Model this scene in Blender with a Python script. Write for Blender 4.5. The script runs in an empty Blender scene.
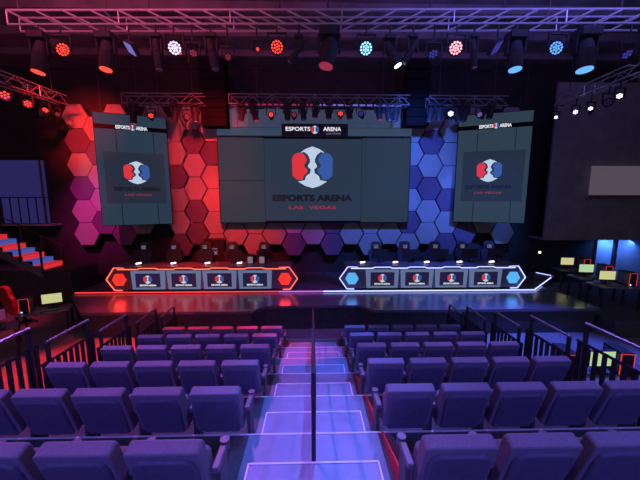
import bpy, bmesh, math, random
from mathutils import Vector, Matrix
random.seed(7)
C = bpy.context.scene.collection
R = math.radians

# ------------------------------------------------------------------ camera
H = 3.99
F = 300.0
PITCH, YAW = R(7.58), R(1.33)
cam = bpy.data.cameras.new('camera'); camo = bpy.data.objects.new('camera', cam); C.objects.link(camo)
cam.sensor_width = 36; cam.lens = F / 640 * 36; cam.clip_start = 0.05; cam.clip_end = 200
camo.location = (0, 0, H); camo.rotation_euler = (R(90) - PITCH, 0, -YAW)
bpy.context.scene.camera = camo
CM = (Matrix.Rotation(-YAW, 3, 'Z') @ Matrix.Rotation(R(90) - PITCH, 3, 'X'))
def W(px, py, Y):
    """world point on the vertical plane y = Y seen at that place of the photograph"""
    d = CM @ Vector(((px - 320) / F, (240 - py) / F, -1)); k = Y / d.y
    return Vector((d.x * k, Y, H + d.z * k))
def Wz(px, py, z):
    d = CM @ Vector(((px - 320) / F, (240 - py) / F, -1)); k = (z - H) / d.z
    return Vector((d.x * k, d.y * k, z))

# ------------------------------------------------------------------ world, exposure
world = bpy.data.worlds.new('hall_ambient'); bpy.context.scene.world = world; world.use_nodes = True
bg = world.node_tree.nodes['Background']; bg.inputs[0].default_value = (0.42, 0.37, 0.50, 1); bg.inputs[1].default_value = 0.20
vs = bpy.context.scene.view_settings
vs.view_transform = 'Standard'; vs.look = 'None'; vs.gamma = 1; vs.use_curve_mapping = False; vs.exposure = 0

def srgb(r, g, b):
    f = lambda c: (c / 255 / 12.92) if c <= 10 else ((c / 255 + .055) / 1.055) ** 2.4
    return (f(r), f(g), f(b))
RED, BLUE, PINK, VIO = (1.0, .026, .022), (.055, .17, 1.0), (1.0, .06, .32), (.30, .22, 1.0)

def spot(loc, target, color, power, angle, blend=.6, radius=.15):
    l = bpy.data.lights.new('stage_and_fill_spot', 'SPOT'); l.color = color; l.energy = power
    l.spot_size = R(angle); l.spot_blend = blend; l.shadow_soft_size = radius
    o = bpy.data.objects.new('stage_and_fill_spot', l); C.objects.link(o); o.location = loc
    o.rotation_euler = (Vector(target) - Vector(loc)).to_track_quat('-Z', 'Y').to_euler(); return o
def area(loc, target, color, power, sx, sy):
    l = bpy.data.lights.new('lamp_and_fill_area', 'AREA'); l.shape = 'RECTANGLE'; l.size = sx; l.size_y = sy
    l.color = color; l.energy = power
    o = bpy.data.objects.new('lamp_and_fill_area', l); C.objects.link(o); o.location = loc
    o.rotation_euler = (Vector(target) - Vector(loc)).to_track_quat('-Z', 'Y').to_euler(); return o

# wall wash from the front truss
spot((-2.6, 7.1, 7.2), (-4.0, 12.7, 5.8), RED, 5200, 50, 1)
spot((-2.8, 7.1, 7.2), (-3.3, 12.7, 2.6), RED, 4800, 48, 1)
spot((-6.8, 7.1, 7.2), (-8.8, 12.7, 6.6), RED, 4200, 38, 1)
spot((-7.8, 7.1, 7.2), (-9.1, 12.7, 3.5), (.9, .02, .34), 2700, 34, 1)
spot((.8, 7.1, 7.2), (-.2, 12.7, 2.4), (.55, .06, 1), 800, 22, 1)
spot((2.6, 7.1, 7.2), (4.0, 12.7, 5.6), BLUE, 3000, 54, 1)
spot((2.6, 7.1, 7.2), (2.8, 12.7, 2.4), BLUE, 2900, 46, 1)
spot((6.8, 7.1, 7.2), (6.9, 12.7, 3.4), BLUE, 2800, 44, 1)
# wash on the audience
spot((-3.0, 7.0, 7.4), (-2.4, 2.6, 1.5), (.62, .15, .92), 2700, 62)
spot((3.0, 7.0, 7.4), (2.4, 2.6, 1.5), (.30, .18, 1.0), 2700, 62)
spot((.6, 7.0, 7.3), (0, 2.7, 1.4), (.07, .20, 1.0), 2100, 28)
spot((.8, 7.0, 7.3), (.2, 5.9, .5), (.09, .16, 1.0), 1700, 26)
spot((-1.9, 7.0, 7.3), (-.5, 6.4, .4), (1, .04, .2), 3000, 20)
spot((-3.0, 8.6, 7.4), (-2.3, 7.2, .9), (1, .02, .04), 3000, 26)
# added blue fill from behind the last rows, over the seat backs
for x_ in (-2.3, 2.3): spot((x_, -3.2, 6.8), (x_, 3.4, .9), (.13, .12, 1.0), 900, 50, .8, .4)
# floor at both sides of the stand, gaming corners
spot((-6.6, 7.1, 7.2), (-5.5, 6.1, 0), (1, .02, .05), 5000, 40)
spot((6.6, 7.1, 7.2), (6.1, 6.4, 0), (.08, .12, 1), 3500, 50)
area((13.35, 12.7, 2.2), (13.5, 13.1, 1.2), (.05, .17, .8), 34, 1.0, .25)
spot((9.5, 9.8, 4.4), (7.4, 12.7, 3.1), BLUE, 200, 56, 1)  # added side spot without a fixture, lifts shadowed panels at right
spot((-9.6, 9.6, 4.4), (-7.2, 12.7, 3.1), (.8, .02, .25), 90, 50, 1)  # added twin at left for panels shaded by the side screen
spot((-6.4, 7.1, 7.2), (-9.8, 9.2, .8), (1, .04, .15), 1500, 22, 1)
# stage
spot((-4.4, 8.5, 7.4), (-4.6, 9.2, .8), RED, 3800, 44, 1)
spot((4.4, 8.5, 7.4), (4.6, 9.2, .8), BLUE, 2400, 44, 1)
spot((0, 8.5, 7.4), (0, 9.4, .8), (.35, .08, 1), 420, 36)
# added out-of-view coloured fill on trusses and ceiling
area((-4.6, 5.8, 8.3), (-4.2, 8.4, 9.0), (1, .09, .26), 95, 6.0, .5)
area((4.6, 5.8, 8.3), (4.2, 8.4, 9.0), (.20, .16, 1), 95, 6.0, .5)
# teal wash on the header of the hanging side screen
spot((-9.5, 9.2, 7.2), (-8.6, 11.8, 5.6), (.2, .6, 1), 90, 40)

# ------------------------------------------------------------------ materials
def mat(name, col, rough=.6, metal=0., var=.0, scale=8., bump=0., spec=.4):
    m = bpy.data.materials.new(name); m.use_nodes = True; nt = m.node_tree; p = nt.nodes['Principled BSDF']
    p.inputs['Base Color'].default_value = (*col, 1); p.inputs['Roughness'].default_value = rough
    p.inputs['Metallic'].default_value = metal; p.inputs['Specular IOR Level'].default_value = spec
    if var or bump:
        tc = nt.nodes.new('ShaderNodeTexCoord'); n = nt.nodes.new('ShaderNodeTexNoise'); n.inputs['Scale'].default_value = scale
        n.inputs['Detail'].default_value = 4; nt.links.new(tc.outputs['Object'], n.inputs['Vector'])
        if var:
            r = nt.nodes.new('ShaderNodeValToRGB'); nt.links.new(n.outputs['Fac'], r.inputs['Fac'])
            r.color_ramp.elements[0].position = .3; r.color_ramp.elements[1].position = .7
            r.color_ramp.elements[0].color = (*[c * (1 - var) for c in col], 1)
            r.color_ramp.elements[1].color = (*[min(1, c * (1 + var)) for c in col], 1)
            nt.links.new(r.outputs['Color'], p.inputs['Base Color'])
        if bump:
            b = nt.nodes.new('ShaderNodeBump'); b.inputs['Strength'].default_value = bump
            nt.links.new(n.outputs['Fac'], b.inputs['Height']); nt.links.new(b.outputs['Normal'], p.inputs['Normal'])
    return m
def glow(name, rgb, s=1., base=(.02, .02, .02), rough=.4):
    m = mat(name, base, .8, spec=.0); p = m.node_tree.nodes['Principled BSDF']
    p.inputs['Emission Color'].default_value = (*rgb, 1); p.inputs['Emission Strength'].default_value = s
    return m
M = {}
M['black'] = mat('matt black paint', (.18, .18, .185), .7, var=.2)
M['wall'] = mat('dark wall paint', (.30, .29, .30), .9, var=.15, scale=2)
M['backblk'] = mat('black back wall paint', (.05, .05, .05), .95, var=.15, scale=2, spec=.1)
M['ceil'] = mat('dark ceiling paint', (.17, .16, .17), .95, var=.3, scale=1.2)
M['floor'] = mat('dark sealed floor', (.26, .25, .26), .5, var=.12, scale=3)
M['carpet'] = mat('dark tier carpet', (.10, .10, .12), .9, var=.2, scale=40, bump=.1)
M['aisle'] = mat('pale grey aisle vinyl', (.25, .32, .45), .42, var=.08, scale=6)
M['deck'] = mat('glossy stage deck', (.15, .14, .16), .2, var=.1, scale=3, spec=1.)
M['fascia'] = mat('black stage fascia', (.06, .06, .06), .8, var=.2)
M['nosing'] = mat('aluminium nosing', (.92, .92, .95), .35)
M['seat'] = mat('indigo seat upholstery', (.25, .22, .31), .75, var=.12, scale=60, bump=.08)
M['shell'] = mat('dark seat shell', (.15, .13, .22), .5, var=.1, scale=20)
M['arm'] = mat('grey armrest plastic', (.17, .16, .2), .45)
M['stand'] = mat('dark seat standard', (.09, .09, .10), .5)
M['redlight'] = mat('painted red light on tier ends', (.75, .04, .05), .6)  # red light on the tier ends, given as colour
M['rail'] = mat('dark steel rail', (.04, .04, .05), .5, .0, spec=.2)
M['railtop'] = mat('brushed steel handrail', (.22, .22, .26), .4, .4)
M['truss'] = mat('aluminium truss tube', (.58, .55, .60), .35, .6)
M['dtruss'] = mat('dark truss tube', (.28, .27, .30), .45, .5)
M['fixture'] = mat('black fixture housing', (.035, .035, .04), .55, spec=.2)
M['array'] = mat('black speaker paint', (.014, .014, .016), .95, spec=.02)
M['hexl'] = mat('light wall panel', (.36, .36, .36), .75, var=.06, scale=1.5)
M['hexd'] = mat('dark wall panel', (.14, .10, .17), .75, var=.08, scale=1.5)
M['desk'] = mat('desk laminate', (.16, .15, .19), .3)
M['deskframe'] = glow('lit grey desk screen border', srgb(98, 112, 150), .95)
M['screenblk'] = mat('black screen frame', (.012, .013, .018), .9, spec=.05)
M['white'] = glow('white backlit lettering', srgb(235, 235, 245), 1.0)
M['dimwhite'] = glow('dim white lettering', srgb(150, 140, 165), .8)
M['logow'] = glow('logo white', srgb(186, 205, 228), 1.0)
M['logor'] = glow('logo red', srgb(222, 52, 60), 1.0)
M['logob'] = glow('logo blue', srgb(52, 88, 160), 1.0)
M['txtdark'] = glow('dark lettering', srgb(22, 24, 34), 1.0)
M['txtred'] = glow('red lettering', srgb(160, 45, 70), 1.0)
M['ledr'] = glow('red light strip', (1.0, .10, .07), 2.6)
M['ledf'] = glow('thin red floor light', (1.0, .05, .05), 1.5)
M['ledrp'] = glow('orange light strip', (1.0, .16, .07), 1.8)
M['ledb'] = glow('blue light strip', (.36, .42, 1.0), 2.4)
M['ledp'] = glow('violet light strip', (.55, .12, .75), 1.4)
M['hexr'] = glow('red lit hexagon', srgb(245, 45, 35), 1.5)
M['hexb'] = glow('blue lit hexagon', srgb(80, 165, 225), 1.2)
M['pix'] = glow('desk screen picture', srgb(32, 28, 60), 1.0)
M['mainc'] = glow('screen picture grey blue', srgb(42, 54, 73), 1., (.012, .012, .012), .9)
M['mains'] = glow('screen picture slate', srgb(41, 54, 68), 1., (.012, .012, .012), .9)
M['mainh'] = glow('screen header strip', srgb(54, 70, 92), 1., (.012, .012, .012), .9)
M['side'] = glow('side screen picture', srgb(40, 58, 76), 1., (.012, .012, .012), .9)
M['sidec'] = glow('side screen centre', srgb(36, 46, 62), 1., (.012, .012, .012), .9)
M['sider'] = glow('right side screen picture', srgb(46, 62, 76), 1., (.012, .012, .012), .9)
M['seam'] = mat('dark panel seam', (.015, .02, .03), .5)
M['header'] = mat('pale header panel', (.35, .42, .5), .6)
M['headerglow'] = glow('glowing header panel', srgb(52, 66, 88), .9, (.15, .15, .15))  # backdrop panel given an even glow of its own
M['yel'] = glow('monitor picture yellow', srgb(215, 215, 150), .85)
M['green'] = glow('monitor picture green', srgb(190, 225, 170), .85)
M['lampw'] = glow('small white light', (1, .9, 1), 2.2)
M['lampb'] = glow('blue power light', (.45, .6, 1), 3.)
M['win'] = glow('dim indigo window light', srgb(40, 36, 88), 1.)
M['proj'] = glow('warm grey screen light', srgb(82, 72, 84), 1., (.1, .1, .1))
M['redchair'] = mat('red chair leather', (.60, .03, .05), .5)
M['redtrim'] = glow('red edge light', (.9, .05, .05), .9)
M['bluecloth'] = mat('blue grey plastic', (.16, .16, .3), .5)
M['alcove'] = mat('pale alcove paint', (.5, .52, .6), .8)
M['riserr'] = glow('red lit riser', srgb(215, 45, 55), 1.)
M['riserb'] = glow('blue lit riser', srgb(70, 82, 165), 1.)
M['cable'] = mat('black cable', (.05, .05, .06), .6)
M['treadr'] = glow('red lit tread', srgb(215, 45, 55), .8)  # light on the treads given as their own glow
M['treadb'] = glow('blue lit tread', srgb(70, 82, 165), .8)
M['mag'] = glow('dim magenta monitor picture', srgb(120, 45, 90), .8)
def lens(name, rgb, s): return glow(name, rgb, s)
L = dict(red=lens('red lamp lens', (1, .06, .04), 1.6), white=lens('pale violet lamp lens', (.85, .62, 1), 2.2),
         cyan=lens('cyan lamp lens', (.25, .6, 1), 2.2), pink=lens('pink lamp lens', (1, .36, .45), 2.2),
         blue=lens('blue lamp lens', (.10, .32, .85), 1.6), star=lens('white blue lamp lens', (.65, .7, 1), 4.5),
         dim=mat('unlit lamp lens', (.2, .2, .3), .2), lilac=lens('lilac flood panel', srgb(118, 108, 190), 1.0),
         bluep=lens('blue flood panel', srgb(58, 52, 150), 1.0), dred=lens('dim red lamp lens', srgb(150, 45, 75), 1.0))

# ------------------------------------------------------------------ mesh helpers
class MB:
    def __init__(s): s.bm = bmesh.new()
    def box(s, x0, x1, y0, y1, z0, z1, T=None):
        vs_ = [s.bm.verts.new(Vector(p) if T is None else T @ Vector(p)) for p in
               [(x0, y0, z0), (x1, y0, z0), (x1, y1, z0), (x0, y1, z0), (x0, y0, z1), (x1, y0, z1), (x1, y1, z1), (x0, y1, z1)]]
        for f in [(0, 3, 2, 1), (4, 5, 6, 7), (0, 1, 5, 4), (1, 2, 6, 5), (2, 3, 7, 6), (3, 0, 4, 7)]:
            s.bm.faces.new([vs_[i] for i in f])
        return s
    def tube(s, a, b, r, n=8, r2=None):
        a, b = Vector(a), Vector(b); d = (b - a)
        q = d.to_track_quat('Z', 'Y').to_matrix(); r2 = r if r2 is None else r2
        A = [s.bm.verts.new(a + q @ Vector((r * math.cos(2 * math.pi * i / n), r * math.sin(2 * math.pi * i / n), 0))) for i in range(n)]
        B = [s.bm.verts.new(b + q @ Vector((r2 * math.cos(2 * math.pi * i / n), r2 * math.sin(2 * math.pi * i / n), 0))) for i in range(n)]
        for i in range(n): s.bm.faces.new([A[i], A[(i + 1) % n], B[(i + 1) % n], B[i]])
        s.bm.faces.new(A[::-1]); s.bm.faces.new(B); return s
    def prism(s, pts, y0, y1, T=None, k=1.):
        """outline in x,z extruded along y; k scales the y0 face about its centre"""
        cx = sum(p[0] for p in pts) / len(pts); cz = sum(p[1] for p in pts) / len(pts)
        t = (lambda v: v) if T is None else (lambda v: T @ v)
        A = [s.bm.verts.new(t(Vector((cx + (x - cx) * k, y0, cz + (z - cz) * k)))) for x, z in pts]
        B = [s.bm.verts.new(t(Vector((x, y1, z)))) for x, z in pts]
        n = len(pts)
        for i in range(n): s.bm.faces.new([A[i], A[(i + 1) % n], B[(i + 1) % n], B[i]])
        s.bm.faces.new(A[::-1]); s.bm.faces.new(B); return s
    def slab(s, pts, z0, z1):
        A = [s.bm.verts.new((x, y, z0)) for x, y in pts]; B = [s.bm.verts.new((x, y, z1)) for x, y in pts]; n = len(pts)
        for i in range(n): s.bm.faces.new([A[i], A[(i + 1) % n], B[(i + 1) % n], B[i]])
        s.bm.faces.new(A[::-1]); s.bm.faces.new(B); return s
    def build(s, name, m, parent=None, bevel=0, smooth=False):
        bmesh.ops.recalc_face_normals(s.bm, faces=s.bm.faces[:])
        me = bpy.data.meshes.new(name); s.bm.to_mesh(me); s.bm.free(); me.materials.append(m)
        if smooth:
            for p in me.polygons: p.use_smooth = True
        o = bpy.data.objects.new(name, me); C.objects.link(o); o.parent = parent
        if bevel:
            b = o.modifiers.new('bevel', 'BEVEL'); b.width = bevel; b.segments = 3; b.limit_method = 'ANGLE'; b.angle_limit = R(40)
        return o
def rrect(x0, x1, z0, z1, r, n=5):
    out = []
    for cx, cz, a0 in ((x1 - r, z1 - r, 0), (x0 + r, z1 - r, 90), (x0 + r, z0 + r, 180), (x1 - r, z0 + r, 270)):
        for i in range(n + 1):
            a = R(a0 + 90 * i / n); out.append((cx + r * math.cos(a), cz + r * math.sin(a)))
    return out
def hexpts(r, cx=0, cz=0, kx=1): return [(cx + kx * r * math.cos(R(60 * i)), cz + r * math.sin(R(60 * i))) for i in range(6)]
def tag(o, label, cat, group=None, kind=None):
    if label: o['label'] = label
    if cat: o['category'] = cat
    if group: o['group'] = group
    if kind: o['kind'] = kind
    return o
def empty(name, loc, label, cat, group=None, rot=(0, 0, 0)):
    o = bpy.data.objects.new(name, None); C.objects.link(o); o.location = loc; o.rotation_euler = rot
    o.empty_display_size = .1
    return tag(o, label, cat, group)
def copy_tree(o, parent=None):
    c = o.copy(); C.objects.link(c); c.parent = parent
    for ch in list(o.children): copy_tree(ch, c)
    return c
def struct(o): o['kind'] = 'structure'; return o
def text(body, width, height, m, parent, name, loc, bold=.012, depth=.004):
    cu = bpy.data.curves.new('lettering', 'FONT'); cu.body = body; cu.offset = bold; cu.extrude = depth; cu.resolution_u = 3
    to = bpy.data.objects.new('lettering', cu); C.objects.link(to)
    bpy.context.view_layer.update()
    me = bpy.data.meshes.new_from_object(to.evaluated_get(bpy.context.evaluated_depsgraph_get()))
    bpy.data.objects.remove(to); bpy.data.curves.remove(cu)
    xs = [v.co.x for v in me.vertices]; ys = [v.co.y for v in me.vertices]
    sx = width / (max(xs) - min(xs)); sy = height / (max(ys) - min(ys)); cx = (max(xs) + min(xs)) / 2; cy = (max(ys) + min(ys)) / 2
    for v in me.vertices:
        x, y, z = v.co; v.co = ((x - cx) * sx, -z, (y - cy) * sy)
    me.materials.clear(); me.materials.append(m); me.name = name
    o = bpy.data.objects.new(name, me); C.objects.link(o); o.parent = parent; o.location = loc; return o
def mir(p): return p + [(-x, z) for x, z in reversed(p)]
def logo(parent, x, y, z, r, d=.01):
    """two facing heads, red and blue, with the white shape between them; faces -y"""
    wp = [(0, 1.0), (-.35, .87), (-.60, .70), (-.40, .74), (-.22, .60), (-.12, .38), (-.12, .25), (-.22, .10), (-.22, .02), (-.08, -.10), (-.12, -.28),
          (-.32, -.42), (-.38, -.62), (-.72, -.68), (-.35, -.9), (0, -1.0)]
    wp = wp + [(-a, b) for a, b in reversed(wp[1:-1])]
    fp = [(-.72, .70), (-.46, .66), (-.31, .47), (-.26, .33), (-.40, .14), (-.40, .02), (-.22, -.12), (-.27, -.26), (-.42, -.38), (-.48, -.60), (-.78, -.58), (-.98, -.40), (-1.0, .42), (-.9, .6)]
    sc = lambda P, s=1: [(x + s * a * r, z + b * r) for a, b in P]
    w = MB().prism(sc(wp), y - d, y).build('logo_emblem', M['logow'], parent)
    a = MB().prism(sc(fp), y - 2 * d, y - d).build('logo_face', M['logor'], parent)
    b = MB().prism(sc(fp, -1), y - 2 * d, y - d).build('logo_face', M['logob'], parent)
    a['label'] = 'red face profile looking right'; b['label'] = 'blue face profile looking left'

# ------------------------------------------------------------------ shell
XL, XR, YB, ZC = -13.8, 13.8, 13.2, 9.3
struct(MB().box(XL - .2, XR + .2, -1.5, YB + .2, -.2, 0).build('floor', M['floor']))
struct(MB().box(XL - .2, XR + .2, 5.5, YB + .2, ZC, ZC + .2).build('ceiling', M['ceil']))
struct(MB().box(XL, XR, YB, YB + .2, 0, ZC).build('wall_back', M['backblk']))
struct(MB().box(XL - .2, XL, 4.5, YB + .2, 0, ZC).build('wall_left', M['wall']))
struct(MB().box(XR, XR + .2, 4.5, YB + .2, 0, ZC).build('wall_right', M['wall']))
# black masking in front of the back wall at both sides of the hexagon panels
struct(MB().box(9.7, XR, 12.3, 12.4, W(620, 240, 12.3).z, 8.6).build('wall_soffit', M['wall']))
struct(MB().box(9.7, XR, 12.4, YB, W(620, 240, 12.3).z, W(620, 240, 12.3).z + .1).build('trim_1', M['wall']))
a0 = W(597, 240, 13.15)
struct(MB().box(a0.x, XR, 13.1, 13.19, 0, a0.z + .2).build('wall_alcove', M['alcove']))
p = W(615, 250, 12.6)
struct(MB().box(p.x - .06, p.x + .06, 12.55, 12.67, 0, W(620, 240, 12.3).z).build('trim_2', M['black']))
# ceiling battens
for i, yy in enumerate((8.9, 10.2, 11.5)):
    struct(MB().box(XL, XR, yy, yy + .15, ZC - .22, ZC).build('trim_%d' % (i + 3), M['ceil']))

# seating tiers
Y0, PY, DZ = 1.825, .9755, .268
edge = lambda k: Y0 + PY * k
tz = lambda k: H - (2.382 + DZ * (k - 1))
AW = .66
for k in range(-2, 7):
    z = tz(k); y0 = edge(k - 1); y1 = edge(k) if k < 6 else edge(6)
    m = MB().box(-3.72, -AW, y0, y1, 0, z).box(AW, 3.72, y0, y1, 0, z)
    t = struct(m.build('seating_tier', M['carpet']))
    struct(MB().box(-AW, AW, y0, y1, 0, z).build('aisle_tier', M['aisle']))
    n = MB().box(-3.72, 3.72, y1 - .012, y1 + .006, z - .02, z + .006).build('tier_nosing', M['nosing']); struct(n)
    if k < 6:
        hz = tz(k + 1) + DZ / 2; ys = y1 + .49
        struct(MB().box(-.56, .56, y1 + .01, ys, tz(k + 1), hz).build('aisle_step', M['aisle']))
        q = MB().box(-.56, .56, ys - .012, ys + .006, hz - .02, hz + .006)
        for s in (-1, 1): q.box(s * .56 - .007, s * .56 + .007, y1 + .01, ys, hz - .02, hz + .008)
        struct(q.build('step_nosing', M['nosing']))
    if k > 0:   # red light on the right block's tier ends, put in as red wedges
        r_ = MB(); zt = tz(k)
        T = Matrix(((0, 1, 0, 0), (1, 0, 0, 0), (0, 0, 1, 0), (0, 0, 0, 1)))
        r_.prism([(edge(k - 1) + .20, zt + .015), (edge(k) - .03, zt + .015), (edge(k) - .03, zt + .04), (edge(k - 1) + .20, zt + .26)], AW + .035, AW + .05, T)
        e = r_.build('red_light_wedge', M['redlight'])
        tag(e, 'painted red light wedge by the aisle, right block, %s row from the stage' % ['last', 'fifth', 'fourth', 'third', 'second', 'first'][k - 1], 'panel', 'painted red light wedges')

# stage
ZS = .78
c1, c2 = 1.45, 1.8
struct(MB().slab([(-8.3, 10.1), (-6.7, 8.43), (-c2, 8.43), (-c1, 8.87), (c1, 8.87), (c2, 8.43), (8.6, 8.43), (8.6, YB), (-8.3, YB)], .70, ZS).build('stage_deck', M['deck']))
struct(MB().slab([(-8.2, 10.15), (-6.65, 8.5), (-c2 - .04, 8.5), (-c1 - .04, 8.94), (c1 + .04, 8.94), (c2 + .04, 8.5), (8.5, 8.5), (8.5, YB), (-8.2, YB)], 0, .70).build('stage_fascia', M['fascia']))
ZR = ZS + .05
tip = Wz(553, 276, ZR); tipb = Wz(538, 272.5, ZR)
struct(MB().slab([(-8.2, 10.2), (7.9, 10.2), (tip.x, min(tip.y, 12.2)), (tipb.x - .1, 12.72), (-8.2, 12.72)], ZS, ZR).build('stage_riser', M['deck']))
xm = .3
tag(MB().box(-8.2, -1.2, 10.175, 10.20, ZR - .02, ZR + .006).build('floor_light_strip', M['ledf']), 'long red light strip along the stage riser under the left desk', 'light strip')
tag(MB().box(-1.2, .35, 10.15, 10.20, ZR - .02, ZR + .006).build('floor_light_strip', M['ledp']), 'short violet light strip on the stage riser between the two desks', 'light strip')
bs = MB().box(.35, 7.9, 10.15, 10.20, ZR - .02, ZR + .006)
bs.tube((7.9, 10.19, ZR), (tip.x, min(tip.y, 12.2), ZR), .02, 6).tube((tip.x, min(tip.y, 12.2), ZR), (tipb.x - .1, 12.66, ZR), .02, 6)
tag(bs.build('floor_light_strip', M['ledb']), 'blue light strip along the riser under the right desk, ending in a pointed corner', 'light strip')

# ------------------------------------------------------------------ hexagon wall
HH, CS = .945, .818
rows = {0: {}, 1: {}}
c0 = W(313, 142, 12.75).z
ones = ['first', 'second', 'third', 'fourth', 'fifth', 'sixth', 'seventh', 'eighth', 'ninth', 'tenth', 'eleventh', 'twelfth', 'thirteenth',
        'fourteenth', 'fifteenth', 'sixteenth', 'seventeenth', 'eighteenth', 'nineteenth', 'twentieth', 'twenty-first', 'twenty-second', 'twenty-third']
zs_even = [c0 - HH * i for i in range(-1, 5)]
dark = {(-12, 1), (-12, 3), (-6, 1), (-6, 4), (-7, 2), (-5, 1), (-11, 1), (-11, 4), (6, 1), (6, 3), (7, 3), (-6, 5), (-3, 2), (5, 2), (8, 2), (1, 4), (1, 5), (-1, 5), (-7, 5),
        (0, 4), (-10, 5), (7, 5), (4, 4), (10, 3), (8, 5), (5, 4)}
bottom = {-12: 5, -11: 4, -10: 5, -9: 4, -8: 4, -7: 5, -6: 5, -5: 5, -4: 5, -3: 5, -2: 5, -1: 5, 0: 5, 1: 5, 2: 5, 3: 5, 4: 5, 5: 5, 6: 5, 7: 5, 8: 5, 9: 4, 10: 5}
proto = {}
for dk in (0, 1):
    pass
def hexmesh(m):
    b = MB(); pts = hexpts(HH / 2 / .866 * .985)
    b.prism(pts, -.04, .05, k=.99); me_o = b.build('hexagonal_wall_panel', m, bevel=.01); return me_o
hl, hd = hexmesh(M['hexl']), hexmesh(M['hexd']); used = {0: False, 1: False}
for n in range(-12, 11):
    odd = n % 2
    for i in range(0, 6):
        z = c0 + HH - HH * i - (HH / 2 if odd else 0)
        # index i: 0 is above the top of the screens
        if i > bottom[n]: continue
        if odd and i == bottom[n] and bottom[n] == 5 and n in (-9, 9): continue
        if abs(n) in (11, 12) and i == 0 and False: continue
        dk = 1 if (n, i) in dark else 0
        src = hd if dk else hl
        o = src if not used[dk] else src.copy()
        if used[dk]: C.objects.link(o)
        used[dk] = True
        o.location = ((n * CS if n >= -6 else -6 * CS + .12 + (n + 6) * .782) , 12.75, z)
        if n < -6: o.scale.x = .955
        tone = 'dark' if dk else 'bright'
        side = 'magenta' if (n < -9 and i > 2) else 'red' if n < -1 else 'violet' if n < 1 else 'blue'
        tag(o, '%s %s hexagonal wall panel, %s from the top in the %s column from the left' % (tone, side, ones[i], ones[n + 12]), 'wall panel', 'hexagonal panels on the stage wall')

# ------------------------------------------------------------------ screens
def panel(name, x0, x1, z0, z1, y0, y1, m, parent, bevel=0): return MB().box(x0, x1, y0, y1, z0, z1).build(name, m, parent, bevel)
YM = 12.3
tl, br = W(217.5, 137.5, YM), W(407.5, 222, YM)
cx = (tl.x + br.x) / 2; w = (br.x - tl.x); hgt = tl.z - br.z; w_main = w; h_main = hgt + .0
ms = empty('main_screen', (cx, YM, br.z), 'wide dark grey-blue video wall with the big emblem hung over the centre of the stage', 'screen')
f = panel('screen_frame', -w / 2 - .04, w / 2 + .04, -.04, hgt + .04, .03, .22, M['screenblk'], ms)
sa, sb = W(265, 180, YM).x - cx, W(361, 180, YM).x - cx
panel('screen_panel', -w / 2, sa - .02, hgt * .50 + .01, hgt, 0, .03, M['mains'], ms)
panel('screen_panel', -w / 2, sa - .02, 0, hgt * .50 - .01, 0, .03, M['mains'], ms)
panel('screen_panel', sb + .02, w / 2, 0, hgt, 0, .03, M['mains'], ms)
cz = W(313, 139, YM).z - br.z
pc = panel('centre_picture', sa, sb, .06, cz, -.02, .03, M['mainc'], ms)
r_ = (W(313, 147, YM).z - W(313, 188.5, YM).z) / 2
lz = W(313, 167.5, YM).z - br.z; lx = W(312.5, 180, YM).x - cx
logo(pc, lx, -.02, lz, r_)
text('ESPORTS ARENA', (W(352, 198, YM) - W(272, 198, YM)).x, .27, M['txtdark'], pc, 'wordmark', (lx, -.028, W(313, 198, YM).z - br.z), .06)
text('LAS  VEGAS', (W(337, 207, YM) - W(290, 207, YM)).x, .13, M['txtred'], pc, 'wordmark', (lx, -.028, W(313, 207.5, YM).z - br.z))
# header beam above
tl2, br2 = W(217, 128, YM), W(411, 136.2, YM)
hb = tag(MB().box(tl2.x, br2.x, YM - .06, YM + .02, br2.z, tl2.z).build('screen_header', M['mainh']), 'slim slate header beam along the top of the wide video wall', 'beam')
tl3, br3 = W(228, 109, 12.45), W(400, 127.5, 12.45)
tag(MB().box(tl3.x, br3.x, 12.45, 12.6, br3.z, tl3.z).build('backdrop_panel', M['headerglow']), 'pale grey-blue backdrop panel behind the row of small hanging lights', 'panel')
# lettered sign on the header
s0, s1 = W(281.5, 123.5, 12.1), W(348, 136, 12.1)
sg = empty('arena_sign', ((s0.x + s1.x) / 2, 12.1, (s0.z + s1.z) / 2), 'dark box sign with white lettering mounted above the centre of the wide video wall', 'sign')
sw, sh = s1.x - s0.x, s0.z - s1.z
panel('sign_box', -sw / 2, sw / 2, -sh / 2, sh / 2, 0, .13, mat('sign box slate', (.05, .06, .10), .5), sg, .01)
text('ESPORTS', sw * .37, sh * .33, M['white'], sg, 'wordmark', (-sw * .255, -.006, .03), .02)
text('ARENA', sw * .27, sh * .33, M['white'], sg, 'wordmark', (sw * .26, -.006, .03), .02)
text('LAS VEGAS', sw * .22, sh * .14, M['dimwhite'], sg, 'wordmark', (sw * .28, -.006, -.14), .0)
logo(sg, .0, -.001, .0, sh * .34, .006)

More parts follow.
